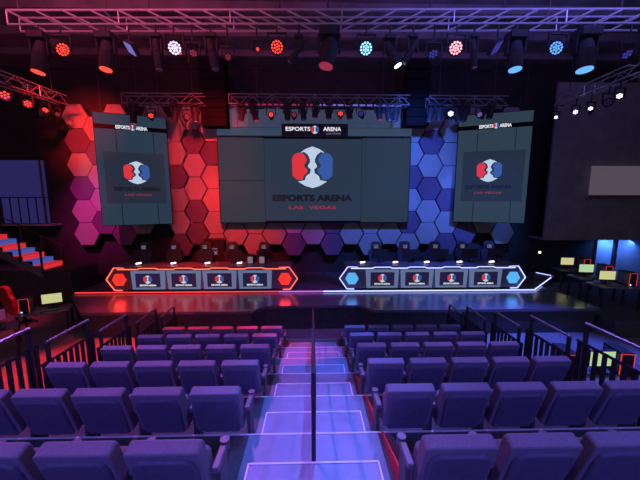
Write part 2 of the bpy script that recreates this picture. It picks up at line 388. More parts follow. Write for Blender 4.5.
def side_screen(A, B, D, top_label, ctr, centre, base, flip):
    """A outer top corner, B inner top corner, D bottom outer"""
    w = (Vector((B.x, B.y)) - Vector((A.x, A.y))).length; h = A.z - D.z
    left, right = (A, B) if A.x < B.x else (B, A)
    ang = math.atan2(right.y - left.y, right.x - left.x)
    e = empty('side_screen', ((A.x + B.x) / 2, (A.y + B.y) / 2, D.z), top_label, 'screen', 'tall side screens', (0, 0, ang))
    panel('screen_frame', -w / 2 - .02, w / 2 + .02, -.02, h + .02, .03, .2, M['screenblk'], e)
    zz = [0, h * .885, h * .905, h]
    panel('screen_panel', -w / 2, w / 2, h * .905, h, 0, .03, base, e)
    gap = .012
    c = ctr
    panel('screen_panel', -w / 2, -w * .22 - gap, 0, h * .865, 0, .03, base, e)
    panel('screen_panel', -w * .22 + gap, w * .3 - gap, 0, h * .865, 0, .03, base, e)
    panel('screen_panel', w * .3 + gap, w / 2, 0, h * .865, 0, .03, base, e)
    p = panel('centre_picture', -w * .41, w * .44, h * .2, h * .665, -.02, 0, centre, e)
    logo(p, w * (.03 * flip), -.02, h * .485, h * .105)
    text('ESPORTS ARENA', w * .66, .16, M['txtdark'], p, 'wordmark', (w * .03 * flip, -.028, h * .335), .06)
    text('LAS VEGAS', w * .38, .075, M['txtred'], p, 'wordmark', (w * .03 * flip, -.028, h * .28))
    sgn = panel('sign_bar', -w * .20, w * .22, h * .868, h * .905, -.05, 0, M['screenblk'], e)
    text('ESPORTS', w * .19, .13, M['white'], sgn, 'wordmark', (-w * .115, -.056, h * .886), .03)
    text('ARENA', w * .16, .13, M['white'], sgn, 'wordmark', (w * .145, -.056, h * .886), .03)
    logo(sgn, w * .02, -.052, h * .886, .1, .005)
    for x in (-w * .4, w * .4): MB().tube((x, .12, h), (x, .12, ZC - D.z), .012, 6).build('hanging_wire', M['cable'], e)
side_screen(W(92, 111.5, 11.55), W(165.5, 118, 12.45), W(103, 225.5, 11.55), 'tall slate side screen with emblem, angled inward at the left of the stage', 0, M['sidec'], M['side'], 1)
side_screen(W(534, 110, 11.55), W(459.5, 115, 12.45), W(522, 223, 11.55), 'tall slate side screen with emblem, angled inward at the right of the stage', 0, M['sidec'], M['sider'], -1)

def wires(e, xs, z0):
    for x in xs:
        a = e.matrix_world @ Vector((x, .1, z0)); MB().tube((x, .12, z0), (x, .12, ZC - e.location.z), .012, 6).build('hanging_wire', M['cable'], e)
wires(ms, (-w_main * .4, w_main * .4), h_main - .05)

# ------------------------------------------------------------------ desks
def desk(cx, wd, lab, led, ledtop, hexm, who):
    h = .88; y0, y1 = 10.32, 11.05
    e = empty('gaming_desk', (cx, y0, ZR), lab, 'desk', 'lit gaming desks on stage')
    hw = wd / 2
    out = [(-hw, h * .48), (-hw + .24, .05), (hw - .24, .05), (hw, h * .48), (hw - .27, h - .06), (-hw + .27, h - .06)]
    MB().prism(out, 0, .6).build('desk_body', M['desk'], e, .01)
    MB().box(-hw + .2, hw - .2, -.04, .75, h - .05, h).build('desk_top', M['desk'], e, .01)
    sp = 1.232; x0 = -1.5 * sp + (.03 if who else -.02)
    # top strip with small notches above each screen
    st = MB(); zt = h - .10; r = .022
    xs = -hw + .38; pts = [(xs, zt)]
    for i in range(4):
        c = x0 + i * sp
        pts += [(c - .36, zt), (c - .26, zt + .04), (c + .26, zt + .04), (c + .36, zt)]
    pts += [(hw - .38, zt)]
    for a, b in zip(pts, pts[1:]):
        if (Vector(b) - Vector(a)).length > .01: st.tube((a[0], -.03, a[1]), (b[0], -.03, b[1]), .017, 6)
    st.build('light_strip', ledtop, e)
    for s in (-1, 1):
        cv = MB(); P = [(s * (hw - .62), h - .05), (s * (hw - .27), h - .04), (s * (hw + .02), h * .48), (s * (hw - .24), .04), (s * (hw - .5), .035)]
        for a, b in zip(P, P[1:]): cv.tube((a[0], -.03, a[1]), (b[0], -.03, b[1]), .017, 6)
        cv.build('light_strip', led, e)
        MB().prism(hexpts(.235, s * (hw - .42), h * .47), -.05, 0).build('lit_hexagon', hexm, e)
        area((cx + s * (hw - .42), y0 - .1, ZR + h * .45), (cx + s * (hw - .42), y0 - .7, ZS), (.1, .25, 1) if who else (1, .03, .03), 1.0 if who else 3.0, .34, .34)
    for i in range(4):
        c = x0 + i * sp
        fr = MB().prism([(c - .55, .07), (c + .55, .07), (c + .59, .73), (c - .59, .73)], -.05, 0).build('screen_frame', M['deskframe'], e, .01)
        pc = MB().box(c - .42, c + .42, -.065, -.05, .15, .64).build('screen_face', M['pix'], fr)
        logo(pc, c, -.066, .43, .15, .005)
        text('ESPORTS ARENA', .56, .06, M['white'], pc, 'wordmark', (c, -.072, .225), .02)
    return e
pl, pr = W(107.5, 281, 10.32), W(297, 281, 10.32)
desk((pl.x + pr.x) / 2, pr.x - pl.x, 'long desk outlined in red light with four emblem screens, left side of the stage', M['ledr'], M['ledrp'], M['hexr'], 0)
DLx, DLw = (pl.x + pr.x) / 2, pr.x - pl.x
ql, qr = W(340, 281, 10.32), W(524, 281, 10.32)
desk((ql.x + qr.x) / 2, qr.x - ql.x, 'long desk outlined in blue light with four emblem screens, right side of the stage', M['ledb'], M['ledb'], M['hexb'], 1)
DRx, DRw = (ql.x + qr.x) / 2, qr.x - ql.x

# monitor with its stand, local origin at the foot
def make_monitor(scr, w=.62, h=.37, face=-1):
    e = empty('monitor', (0, 0, 0), 'x', 'monitor')
    MB().prism(rrect(-w / 2, w / 2, .14, .14 + h, .015), -.02, .02).build('monitor_case', M['fixture'], e)
    MB().box(-w / 2 + .015, w / 2 - .015, face * .022 - .003, face * .022 + .003, .155, .125 + h).build('monitor_picture', scr, e)
    MB().box(-.03, .03, -.02 if face > 0 else .02, .02 if face > 0 else .05, .0, .3).box(-.13, .13, -.08, .10, 0, .015).build('monitor_stand', M['fixture'], e)
    return e
def make_chair(body, trim, lettered=True, edge=None):
    """high-backed gaming chair, back towards -y? back rest at +y, sitter looks to -y"""
    e = empty('gaming_chair', (0, 0, 0), 'x', 'chair')
    T = Matrix.Translation((0, .24, .45)) @ Matrix.Rotation(R(-8), 4, 'X')
    bp = [(-.20, 0), (.20, 0), (.27, .30), (.29, .55), (.20, .64), (.19, .86), (.12, .93), (-.12, .93), (-.19, .86), (-.20, .64), (-.29, .55), (-.27, .30)]
    b = MB().prism(bp, -.05, .06, T).build('backrest', body, e, .02)
    MB().prism(rrect(-.13, .13, .66, .82, .04), -.09, -.05, T).build('headrest_cushion', body, b, .01)
    for s in (-1, 1): MB().prism([(s * .15, .12), (s * .19, .12), (s * .25, .5), (s * .2, .5)], -.075, -.05, T).build('side_stripe', trim, b)
    if lettered:
        t = text('HYPER', .16, .035, M['dimwhite'], b, 'wordmark', T @ Vector((0, -.096, .78))); t.rotation_euler.x = R(-8)
        t = text('HX', .15, .07, M['dimwhite'], b, 'wordmark', T @ Vector((0, -.096, .71))); t.rotation_euler.x = R(-8)
    MB().prism(rrect(-.26, .26, .40, .50, .04), -.26, .26).build('seat', body, e, .02)
    for s in (-1, 1): MB().box(s * .31 - .04, s * .31 + .04, -.15, .15, .64, .67).box(s * .31 - .015, s * .31 + .015, -.03, .03, .42, .64).build('armrest', M['fixture'], e)
    MB().tube((0, 0, .08), (0, 0, .40), .03).build('gas_lift', M['fixture'], e)
    wb = MB()
    for i in range(5):
        a = R(72 * i + 18); wb.tube((0, 0, .09), (.3 * math.cos(a), .3 * math.sin(a), .055), .022, 6)
    wb.build('wheel_base', M['fixture'], e)
    for i in range(5):
        a = R(72 * i + 18); MB().tube((.3 * math.cos(a) - .015, .3 * math.sin(a), .03), (.3 * math.cos(a) + .015, .3 * math.sin(a), .03), .03, 10).build('caster', M['fixture'], e)
    return e
M['chairblk'] = mat('black chair leather', (.05, .045, .055), .45)
M['chairtr'] = mat('maroon chair stripe', (.2, .02, .04), .5)
M['chairtb'] = mat('navy chair stripe', (.03, .05, .25), .5)
cr = make_chair(M['chairblk'], M['chairtr']); cb = make_chair(M['chairblk'], M['chairtb'])
rankw = ['first', 'second', 'third', 'fourth', 'fifth']
mon = make_monitor(M['fixture'], .58, .34, 1)
for side, cxd, wd, src, pxs in (('red', DLx, DLw, cr, (139, 171, 202, 231, 262)), ('blue', DRx, DRw, cb, (377, 408, 438, 467, 493))):
    for i, px in enumerate(pxs):
        c = src if i == 0 else copy_tree(src)
        x = W(px, 258, 11.5).x
        c.location = (x, 11.55, ZR); c.scale = (1.1,) * 3; c.rotation_euler.z = R((-6, 4, -3, 8, -5)[i])
        tag(c, 'black gaming chair behind the %s-lit desk, %s from the left' % (side, rankw[i]), 'chair', 'gaming chairs behind the %s desk' % side)
        m_ = mon if (side == 'red' and i == 0) else copy_tree(mon)
        m_.location = (W(px + 3, 264, 10.8).x, 10.86, ZR + .88); m_.rotation_euler.z = R((3, -3, 2, 0, -2)[i])
        tag(m_, 'black monitor seen from behind on the %s-lit desk, %s from the left' % (side, rankw[i]), 'monitor', 'monitors on the %s desk' % side)
    lamps = ((137, 141.5), (171, 177), (206, 210), (239, 241)) if side == 'red' else ((361.5, 364), (394, 397), (425, 428.5), (458, 461))  # spans of the white gleams, not real lamps
    if side == 'blue': lamps = lamps + ((490, 493),)
    for i, (pa, pb) in enumerate(lamps):  # white gleams on the desk, built as small made-up lamps
        x = W((pa + pb) / 2, 267, 10.5).x
        e = empty('white_gleam', (x, 10.5, ZR + .88), 'small glowing white gleam on the %s-lit desk, %s from the left' % (side, rankw[i]), 'light', 'small white gleams on the %s desk' % side)
        MB().tube((0, 0, 0), (0, 0, .02), .035, 12).build('base', M['fixture'], e)
        MB().tube((0, 0, .02), (.0, 0, .07), .008, 8).build('stem', M['fixture'], e)
        MB().prism(rrect(-.09, .09, .05, .10, .02), -.03, .03, Matrix.Rotation(R(-8), 4, 'Y')).build('lamp_head', M['lampw'], e, .005)
# equipment on the left desk
x = W(206.5, 250, 11.3).x
e = empty('equipment_tower', (x, 12.15, ZR), 'tall black equipment cabinet with white letters behind the red-lit desk', 'cabinet')
zt = W(206, 240, 12.0).z - ZR
MB().box(-.40, .40, 0, .4, 0, zt).build('cabinet_body', M['fixture'], e, .01)
text('HX', .3, .14, M['dimwhite'], e, 'wordmark', (0, -.006, zt - .55), .02)
text('HYPER', .3, .05, M['dimwhite'], e, 'wordmark', (0, -.006, zt - .38), .0)
for px, nm in ((251, 'left'), (262.5, 'right')):
    x = W(px, 262, 10.75).x
    e = empty('computer_tower', (x, 10.62, ZR + .88), 'small pale computer tower at the right end of red-lit desk, %s one' % nm, 'computer', 'pale computers on the red desk')
    MB().box(-.13, .13, 0, .2, 0, .34).build('computer_case', M['fixture'], e, .01)
    MB().box(-.09, .09, -.012, 0, .03, .27).build('side_window', glow('pale computer window', srgb(125, 110, 125), .9), e)

# ------------------------------------------------------------------ auditorium seats
def make_seat():
    e = empty('theatre_seat', (0, 0, 0), 'x', 'seat')
    T = Matrix.Translation((0, .09, .30)) @ Matrix.Rotation(R(18), 4, 'X')
    MB().prism(rrect(-.243, .243, 0, .535, .03), -.05, .05, T, k=.99).build('backrest', M['seat'], e, .012)
    sh = [(-.205, -.02), (.205, -.02), (.22, .38), (.20, .455), (.15, .485), (-.15, .485), (-.20, .455), (-.22, .38)]
    MB().prism(sh, -.075, -.045, T, k=.94).build('back_shell', M['shell'], e, .012)
    T2 = Matrix.Translation((0, .17, .30)) @ Matrix.Rotation(R(14), 4, 'X')
    MB().prism(rrect(-.225, .225, 0, .34, .05), -.03, .05, T2).build('seat_cushion', M['seat'], e, .02)
    return e
def armrest(e, x):
    a = MB().prism([(.0, 0), (.25, 0), (.27, .04), (.24, .05), (.0, .05)], x - .026, x + .026, Matrix(((0, 1, 0, 0), (1, 0, 0, .02), (0, 0, 1, .50), (0, 0, 0, 1)))).build('armrest', M['arm'], e, .01)
    MB().tube((x, .26, .49), (x, .26, .565), .036, 14).build('cup_holder', M['arm'], a)
    MB().box(x - .018, x + .018, .08, .25, 0, .50).build('leg', M['stand'], e, .01)
s_in = make_seat(); armrest(s_in, .283)
s_out = make_seat(); armrest(s_out, .283); armrest(s_out, -.283)
su = {0: False, 1: False}
depth_w = ['first row from the stage', 'second row from the stage', 'third row from the stage', 'fourth row from the stage', 'fifth row from the stage', 'last row from the stage']
sw_ = .562
for k in range(1, 7):
    for side in (-1, 1):
        for j in range(5):
            if k == 1 and j > 3: continue
            # the seat farthest to the left of each run closes it with a second armrest
            outer = (side == 1 and j == 0) or (side == -1 and j == 4)
            src = s_out if outer else s_in
            o = src if not su[outer] else copy_tree(src); su[outer] = True
            x = side * (.685 + sw_ / 2 + sw_ * j)
            o.location = (x, edge(k - 1) + .012, tz(k)); o.rotation_euler.z = 0
            tag(o, 'violet folding seat, %s block, %s, %s seat from the aisle' % ('left' if side < 0 else 'right', depth_w[6 - k], rankw[j]), 'seat',
                'theatre seats in the %s block' % ('left' if side < 0 else 'right'))

# ------------------------------------------------------------------ rails
secs = [(3.36 - .42, 3.79, 1.655, 3), (4.0, 4.78, 1.945, 4), (5.01, 5.76, 2.24, 5), (6.06, 6.84, 2.53, 6), (7.05, 7.75, 2.80, 7), (1.95, 2.78, 1.36, 2)]
names = {2: 'nearest the camera', 3: 'second from the camera', 4: 'third from the camera', 5: 'fourth from the camera', 6: 'fifth from the camera', 7: 'nearest the stage'}
for side in (-1, 1):
    for (ya, yb, d, k) in secs:
        zb = max(0, tz(k) if k < 7 else 0); X = side * 3.69; zt = H - d
        if k == 7: X = side * 3.69
        e = empty('guard_rail', (X, ya, zb), 'dark barred guard rail section at %s edge of seating, %s' % ('left' if side < 0 else 'right', names[k]), 'railing', '%s guard rail sections' % ('left' if side < 0 else 'right'))
        ht = zt - zb; ln = yb - ya
        MB().tube((0, 0, ht), (0, ln, ht), .022, 10).build('handrail', M['railtop'], e)
        for c_ in (.05, ht - .30): MB().box(-.012, .012, -.1, ln + .1, c_, c_ + .03).build('cross_bar', M['rail'], e)
        for yy in (.02, ln - .02): MB().box(-.02, .02, yy - .02, yy + .02, 0, ht - .02).build('post', M['rail'], e)
        nb = 9
        for i in range(nb):
            yy = -.06 + (ln + .12) * i / (nb - 1)
            MB().box(-.014, .014, yy - .023, yy + .023, .06, ht - .27).build('baluster', M['rail'], e)
# lower fence at the outside of the tiers on the floor
# centre handrails in the aisle
for (k0, k1, nm) in ((1, 3, 'nearer the camera'), (4, 6, 'nearer the stage')):
    ya, yb = edge(k0) - .45, edge(k1) - .1
    za, zb = tz(k0), tz(k1)
    e = empty('aisle_handrail', (0, ya, 0), 'dark steel centre handrail in the aisle, section %s' % nm, 'handrail', 'centre aisle handrails')
    L_ = yb - ya
    MB().tube((0, 0, za + .92), (0, L_, zb + .92), .021, 10).tube((0, -.001, za + .92), (0, -.12, za + .80), .021, 10).build('handrail', M['rail'], e)
    MB().tube((0, 0.02, za + .5), (0, L_ - .02, zb + .5), .015, 8).build('mid_rail', M['rail'], e)
    for t, zf in ((0.02, za), (L_ - .02, zb), (edge(k0 + 1) - .2 - ya, tz(k0 + 1))):
        zt_ = za + .92 + (zb - za) * t / L_
        MB().tube((0, t, zf), (0, t, zt_), .02, 10).build('post', M['rail'], e)

# ------------------------------------------------------------------ trusses
def truss(a, b, t, m, r, label, step, parts_name='truss', group='lighting trusses', vert=False):
    """box truss from a to b (bottom-near chord), square side t; horizontal run"""
    a, b = Vector(a), Vector(b); d = (b - a); ln = d.length; ang = math.atan2(d.y, d.x)
    e = empty('lighting_truss', a, label, 'truss', group, (0, -math.asin(d.z / ln), ang))
    C4 = [(0, 0), (t, 0), (t, t), (0, t)]
    for (y, z) in C4: MB().tube((0, y, z), (ln, y, z), r, 8).build('chord', m, e)
    n = max(2, int(round(ln / step))); st = ln / n
    g = MB()
    for i in range(n):
        x0, x1 = i * st, (i + 1) * st
        if (vert and i >= n / 2) or (not vert and i % 2): x0, x1 = x1, x0
        for y in (0, t): g.tube((x0, y, t), (x1, y, 0), r * (.8 if vert else .6), 6)
        if not vert: g.tube((x0, 0, 0), (x1, t, 0), r * .5, 6)
    for i in range(0, n + 1, 4):
        for y in (0, t): g.tube((i * st, y, 0), (i * st, y, t), r * .6, 6)
    for x in (ln * .15, ln * .85):
        MB().tube((x, t / 2, t), (x, t / 2, ZC - a.z), .012, 6).build('hanging_wire', M['cable'], e)
        MB().tube((x, 0, t), (x, t, t), .02, 6).build('hanging_bracket', m, e)
    g.build('lacing', m, e)
    return e
zb = H + .536 * 7
Yf = lambda px: 7 - (px - 313) * .00057
tl_ = W(8, 24, Yf(8)); tr_ = W(650, 24, Yf(650))
truss((tl_.x, tl_.y, zb), (tr_.x, tr_.y, zb), .28, M['truss'], .024, 'long silver box truss across the top of the hall, nearest the camera', .60, vert=True)
# mid trusses
for (xa, xb, nm) in ((124, 200, 'short dark truss above the left side screen'), (231, 407, 'long dark truss above the wide video wall'), (431, 505, 'short dark truss above the right side screen')):
    A, B = W(xa - 2, 104, 11.0), W(xb + 3, 104, 11.0); A.z = B.z = W(300, 104, 11.0).z
    truss((A.x, 11.0, A.z), (B.x, 11.0, A.z), .32, M['dtruss'], .022, nm, .38)
A, B = W(243, 102, 10.95), W(315, 102, 10.95); C2 = W(402, 102, 10.95)
zz = W(300, 104, 11.0).z - .06
for (x0, x1, mm, nm) in ((A.x, B.x, glow('dim red batten light', srgb(150, 40, 80), .9), 'thin dim red batten light under the left half of the centre truss'), (B.x, C2.x, glow('dim blue batten light', srgb(110, 105, 215), .9), 'thin blue-white batten light under the right half of the centre truss')):
    e = empty('batten_light', ((x0 + x1) / 2, 10.92, zz), nm, 'stage light'); hw = (x1 - x0) / 2
    MB().box(-hw, hw, 0, .06, -.04, .06).build('batten_body', M['fixture'], e)
    g = MB(); n = 12
    for i in range(n): g.box(-hw + 2 * hw * i / n + .03, -hw + 2 * hw * (i + 1) / n - .03, -.012, 0, -.02, .035)
    g.build('batten_lens', mm, e)
# side trusses
truss(W(-12, 78, 8.0), W(68, 105, 11.4), .30, M['truss'], .018, 'silver box truss running towards the stage along the left side of the hall', .5)
A, B = W(655, 70, 8.0), W(562, 106, 11.4)
truss(A, B, .30, M['truss'], .018, 'silver box truss running towards the stage along the right side of the hall', .5)

# ------------------------------------------------------------------ light fixtures
def aim(e, target):
    e.rotation_euler = (Vector(target) - Vector(e.location)).to_track_quat('-Z', 'Y').to_euler()
def par(px, py, Y, lensm, r, label, tilt=(0, 0), dots=19, group='LED spotlights on the front truss', ztop=None, reach=None):
    if Y == 7.0: Y = Yf(px)
    c = W(px, py, Y)
    ztop = zb if ztop is None else ztop
    e = empty('spotlight', (c.x, c.y, ztop), label, 'stage light', group)
    d = (Vector((0, 0, H)) - c).normalized()
    q = (Matrix.Rotation(R(tilt[0]), 3, 'Z') @ Matrix.Rotation(R(tilt[1]), 3, 'X'))
    d = q @ d
    rot = d.to_track_quat('Z', 'Y').to_matrix().to_4x4()
    T = Matrix.Translation((0, 0, c.z - ztop)) @ rot
    b = MB(); b.tube(T @ Vector((0, 0, -.28)), T @ Vector((0, 0, -.02)), r * .62, 20, r * 1.06).tube(T @ Vector((0, 0, -.02)), T @ Vector((0, 0, .02)), r * 1.06, 20)
    hs = b.build('lamp_housing', M['fixture'], e)
    MB().tube(T @ Vector((0, 0, .018)), T @ Vector((0, 0, .024)), r * .96, 24).build('lens_plate', M['fixture'], e)
    g = MB(); k = 0
    rings = ((0, 1), (.36, 6), (.72, 12)) if dots == 19 else ((0, 1), (.55, 6))
    for rr, n in rings:
        for i in range(n):
            a = 2 * math.pi * i / n + rr; p_ = T @ Vector((rr * r * math.cos(a), rr * r * math.sin(a), .02)); p2 = T @ Vector((rr * r * math.cos(a), rr * r * math.sin(a), .034))
            g.tube(p_, p2, r * (.15 if dots == 19 else .22), 8)
    g.build('lamp_lens', lensm, e)
    y = MB(); zc = c.z - ztop
    for s in (-1, 1): y.box(s * (r + .05) - .012, s * (r + .05) + .012, -.02, .02, zc - .02, zc + r + .12)
    y.box(-r - .062, r + .062, -.02, .02, zc + r + .11, zc + r + .14); y.tube((0, 0, zc + r + .13), (0, 0, max(.03, zc + r + .15)), .018, 8)
    if reach is not None: y.tube((0, 0, .0), (reach - c.x, 0, .0), .018, 8)
    y.build('yoke', M['fixture'], e)
    return e
gp = 'LED spotlights on the front truss'
par(62, 49, 7.0, L['red'], .15, 'red LED spotlight at the far left of the front truss', (28, 18))
par(174.5, 48, 7.0, L['white'], .15, 'pale violet LED spotlight on the left part of the front truss', (8, 0))
par(277, 47, 7.0, L['red'], .15, 'round bright red LED spotlight left of centre on the front truss')
par(366, 48.5, 7.0, L['cyan'], .15, 'round pale blue LED spotlight right of centre on the front truss')
par(456, 48, 7.0, L['pink'], .15, 'pink LED spotlight on the right part of the front truss', (-8, 0))
par(557, 47.5, 7.0, L['blue'], .15, 'blue LED spotlight near the right end of the front truss', (-28, 12))

def moving_head(px, ptop, pbot, Y, lensm, r, label, lean=(0, 0), ztop=None, group='moving-head lights on the front truss', base=True):
    if Y == 7.0: Y = Yf(px)
    t, b = W(px, ptop, Y), W(px, pbot, Y); ztop = zb if ztop is None else ztop
    e = empty('moving_head_light', (t.x, Y, ztop), label, 'stage light', group)
    ln = t.z - b.z; z0 = t.z - ztop
    T = Matrix.Translation((0, 0, z0 - ln * .35)) @ Matrix.Rotation(R(lean[0]), 4, 'Y') @ Matrix.Rotation(R(lean[1]), 4, 'X')
    MB().box(-r * 1.15, r * 1.15, -r * .9, r * .9, z0, z0 + r * .9).tube((0, 0, z0 + r * .8), (0, 0, max(.03, z0 + r)), .02, 8).build('base', M['fixture'], e, .01)
    for s in (-1, 1): MB().box(s * r * 1.2 - .02, s * r * 1.2 + .02, -r * .35, r * .35, z0 - ln * .5, z0 + .05).build('yoke_arm', M['fixture'], e, .008)
    hd_ = MB().tube(T @ Vector((0, 0, ln * .30)), T @ Vector((0, 0, -ln * .1)), r * .72, 18, r).tube(T @ Vector((0, 0, -ln * .1)), T @ Vector((0, 0, -ln * .63)), r, 18, r * .92).build('lamp_head', M['fixture'], e, .01)
    MB().tube(T @ Vector((0, 0, -ln * .63)), T @ Vector((0, 0, -ln * .66)), r * .8, 18).build('lamp_lens', lensm, hd_)
    return e
moving_head(39.5, 40, 74, 7.0, L['red'], .15, 'large moving-head light with a red lens, first from the left on the front truss', (8, -7))
moving_head(106, 40, 71, 7.0, L['red'], .15, 'large moving-head light with a red lens, second from the left on the front truss', (4, -7))
moving_head(156, 38, 70, 7.0, L['dim'], .09, 'slim unlit moving-head light with a violet sheen, left part of the front truss', (-3, 0))
moving_head(211, 38, 70, 7.0, L['dim'], .10, 'large unlit moving-head light left of the round red spotlight', (-10, 0))
moving_head(329, 38, 68, 7.0, L['dred'], .19, 'largest moving-head light, dim red lens, in the centre of the front truss', (10, -7))
moving_head(299, 38, 66, 7.0, L['dim'], .07, 'slim blue-lit stage light leaning left beside the centre moving head', (35, 0))
moving_head(390, 40, 69, 7.0, L['star'], .10, 'moving-head light with a small white-blue lens right of centre', (-28, -7))
moving_head(413, 38, 66, 7.0, L['dim'], .08, 'slim unlit light leaning left between the pale blue and pink spotlights', (30, 0))
moving_head(474, 38, 68, 7.0, L['dim'], .07, 'slim unlit violet-tinted light just right of the pink spotlight', (-8, 0))
moving_head(516, 40, 71, 7.0, L['blue'], .16, 'large moving-head light with a blue lens, second from the right on the front truss', (0, -7))
moving_head(586, 38, 71.5, 7.0, L['blue'], .19, 'large moving-head light with a blue lens, first from the right on the front truss', (0, -7))
par(193, 54, 7.0, L['dred'], .10, 'small dim pink spotlight right of the pale violet spotlight', (10, -40), 7)
par(228, 57, 7.0, L['dred'], .08, 'small dim red spotlight left of the round red spotlight', (0, 0), 7)
par(257, 49, 7.0, L['red'], .05, 'tiny red spotlight beside the round red spotlight', (30, 0), 7)
par(433.5, 55, 7.0, L['bluep'], .12, 'small dim blue spotlight left of the pink spotlight', (-10, -40), 7)
par(628, 55, 7.0, L['bluep'], .12, 'small dim blue spotlight at the far right of the front truss', (-30, -50), 7)

def flood(P, Y, m, label):
    pts = [W(x, y, Yf(x)) for x, y in P]; c = sum(pts, Vector()) / 4
    e = empty('flood_light', (c.x, c.y, zb), label, 'stage light', 'flat panel floods on the front truss')
    off = Vector((c.x, c.y, zb))
    # a tilted flat panel: rear edge is set back and higher
    T = None
    w = .42; h = .26; s = 1 if pts[0].x < pts[2].x else -1
    lean = math.atan2(pts[1].z - pts[0].z, pts[1].x - pts[0].x)
    T = Matrix.Translation((0, 0, c.z - zb)) @ Matrix.Rotation(-R(38) * (1 if c.x < 0 else -1), 4, 'Z') @ Matrix.Rotation(R(28) * (1 if c.x < 0 else -1), 4, 'Y') @ Matrix.Rotation(R(40), 4, 'X')
    MB().prism(rrect(-w / 2, w / 2, -h / 2, h / 2, .02), 0, .09, T).build('panel_housing', M['fixture'], e)
    MB().prism(rrect(-w / 2 + .02, w / 2 - .02, -h / 2 + .02, h / 2 - .02, .02), -.012, 0, T).build('panel_lens', m, e)
    MB().tube((0, 0.0, c.z - zb + .03), (0, .0, .03), .018, 8).build('yoke', M['fixture'], e)
flood([(118, 44), (127, 53), (142, 54), (133, 44)], 7.0, L['lilac'], 'flat lilac flood panel tilted under the left part of the front truss')
flood([(485, 55), (499, 40), (508, 40), (495, 55)], 7.0, L['bluep'], 'flat deep blue flood panel tilted under the right part of the front truss')

# lights under the side trusses
for i, (px, py, Y, m, r, nm) in enumerate(((5, 95, 8.6, L['red'], .13, 'red lamp under the left side truss, nearest the camera'), (27.5, 104, 9.6, L['red'], .12, 'red lamp under the left side truss, second from the camera'),
                                      (45, 110.5, 10.6, L['red'], .11, 'red lamp under the left side truss, third from the camera'),
                                      (57, 114.5, 11.2, L['dred'], .08, 'faint dim lamp at the stage end of the left side truss'))):
    f_ = (i * .28 + .15); ap = W(-12, 78, 8.0); bp_ = W(68, 105, 11.4); zt_ = ap.z + (bp_.z - ap.z) * (Y - 8) / 3.4
    par(px, py, Y, m, r, nm, ((0, 0), (10, -10), (20, -45), (20, -30))[i], 7, 'lamps under the left side truss', zt_, ap.x + (bp_.x - ap.x) * (Y - 8) / 3.4)
for i, (px, py, Y, m, r, nm) in enumerate(((619.5, 96, 8.7, L['star'], .09, 'white-blue lamp under the right side truss, nearest the camera'), (608, 102.5, 9.3, L['dim'], .13, 'unlit lamp under the right side truss, second from the camera'),
                                      (590.5, 109, 10.0, L['star'], .08, 'white-blue lamp under the right side truss, third from the camera'),
                                      (575.5, 112, 10.6, L['star'], .09, 'brightest white lamp under the right side truss, fourth from the camera'),
                                      (556, 117.3, 11.3, L['star'], .07, 'white-blue lamp at the stage end of the right side truss'))):
    ap = W(655, 70, 8.0); bp_ = W(562, 106, 11.4); zt_ = ap.z + (bp_.z - ap.z) * (Y - 8) / 3.4
    par(px, py, Y, m, r, nm, (0, 0) if i != 2 else (0, -40), 7, 'lamps under the right side truss', zt_, ap.x + (bp_.x - ap.x) * (Y - 8) / 3.4)

# small hanging lights in front of the screens
zm = W(300, 104, 11.0).z
small = [(133, 124, 'dred', 0), (151, 116, 'red', 1), (175, 121, 'dim', 0), (187, 117, 'dim', 1), (195, 122, 'dim', 0),
         (242, 121, 'dim', 0), (254, 121, 'dred', 0), (271, 115, 'red', 1), (287, 120, 'dim', 0), (294, 115, 'dred', 1), (303, 120, 'dim', 0), (316, 118, 'dim', 0), (329, 119, 'dim', 0), (340.5, 114, 'red', 1),
         (349, 119, 'dim', 0), (361, 114, 'bluep', 1), (379, 120, 'dred', 0), (388, 121, 'dim', 0), (396, 121, 'dim', 0),
         (431, 122, 'dim', 0), (440, 121, 'dim', 0), (450.5, 114, 'star', 1), (457, 122, 'dim', 0), (466, 122, 'dim', 0), (480, 115, 'lilac', 1), (491, 119, 'dim', 0)]
ix = {}
for px, py, m, kind in small:
    grp = 'left' if px < 210 else 'centre' if px < 410 else 'right'
    ix[grp] = ix.get(grp, 0) + 1
    lab = 'small black hanging light under the %s short dark truss, %s from the left' % (grp, ones[ix[grp] - 1]) if grp != 'centre' else 'small black hanging light in front of the pale backdrop, %s from the left' % ones[ix[grp] - 1]
    g2 = 'small lights under the %s truss' % grp
    if kind: par(px, py, 11.0, L[m], .11 if px != 450.5 else .12, lab, ((px * 7) % 40 - 20, -25), 7, g2, zm)
    else: moving_head(px, 106.5, py, 11.0, L[m], .11, lab, ((px * 13) % 30 - 15, 0), zm, g2)

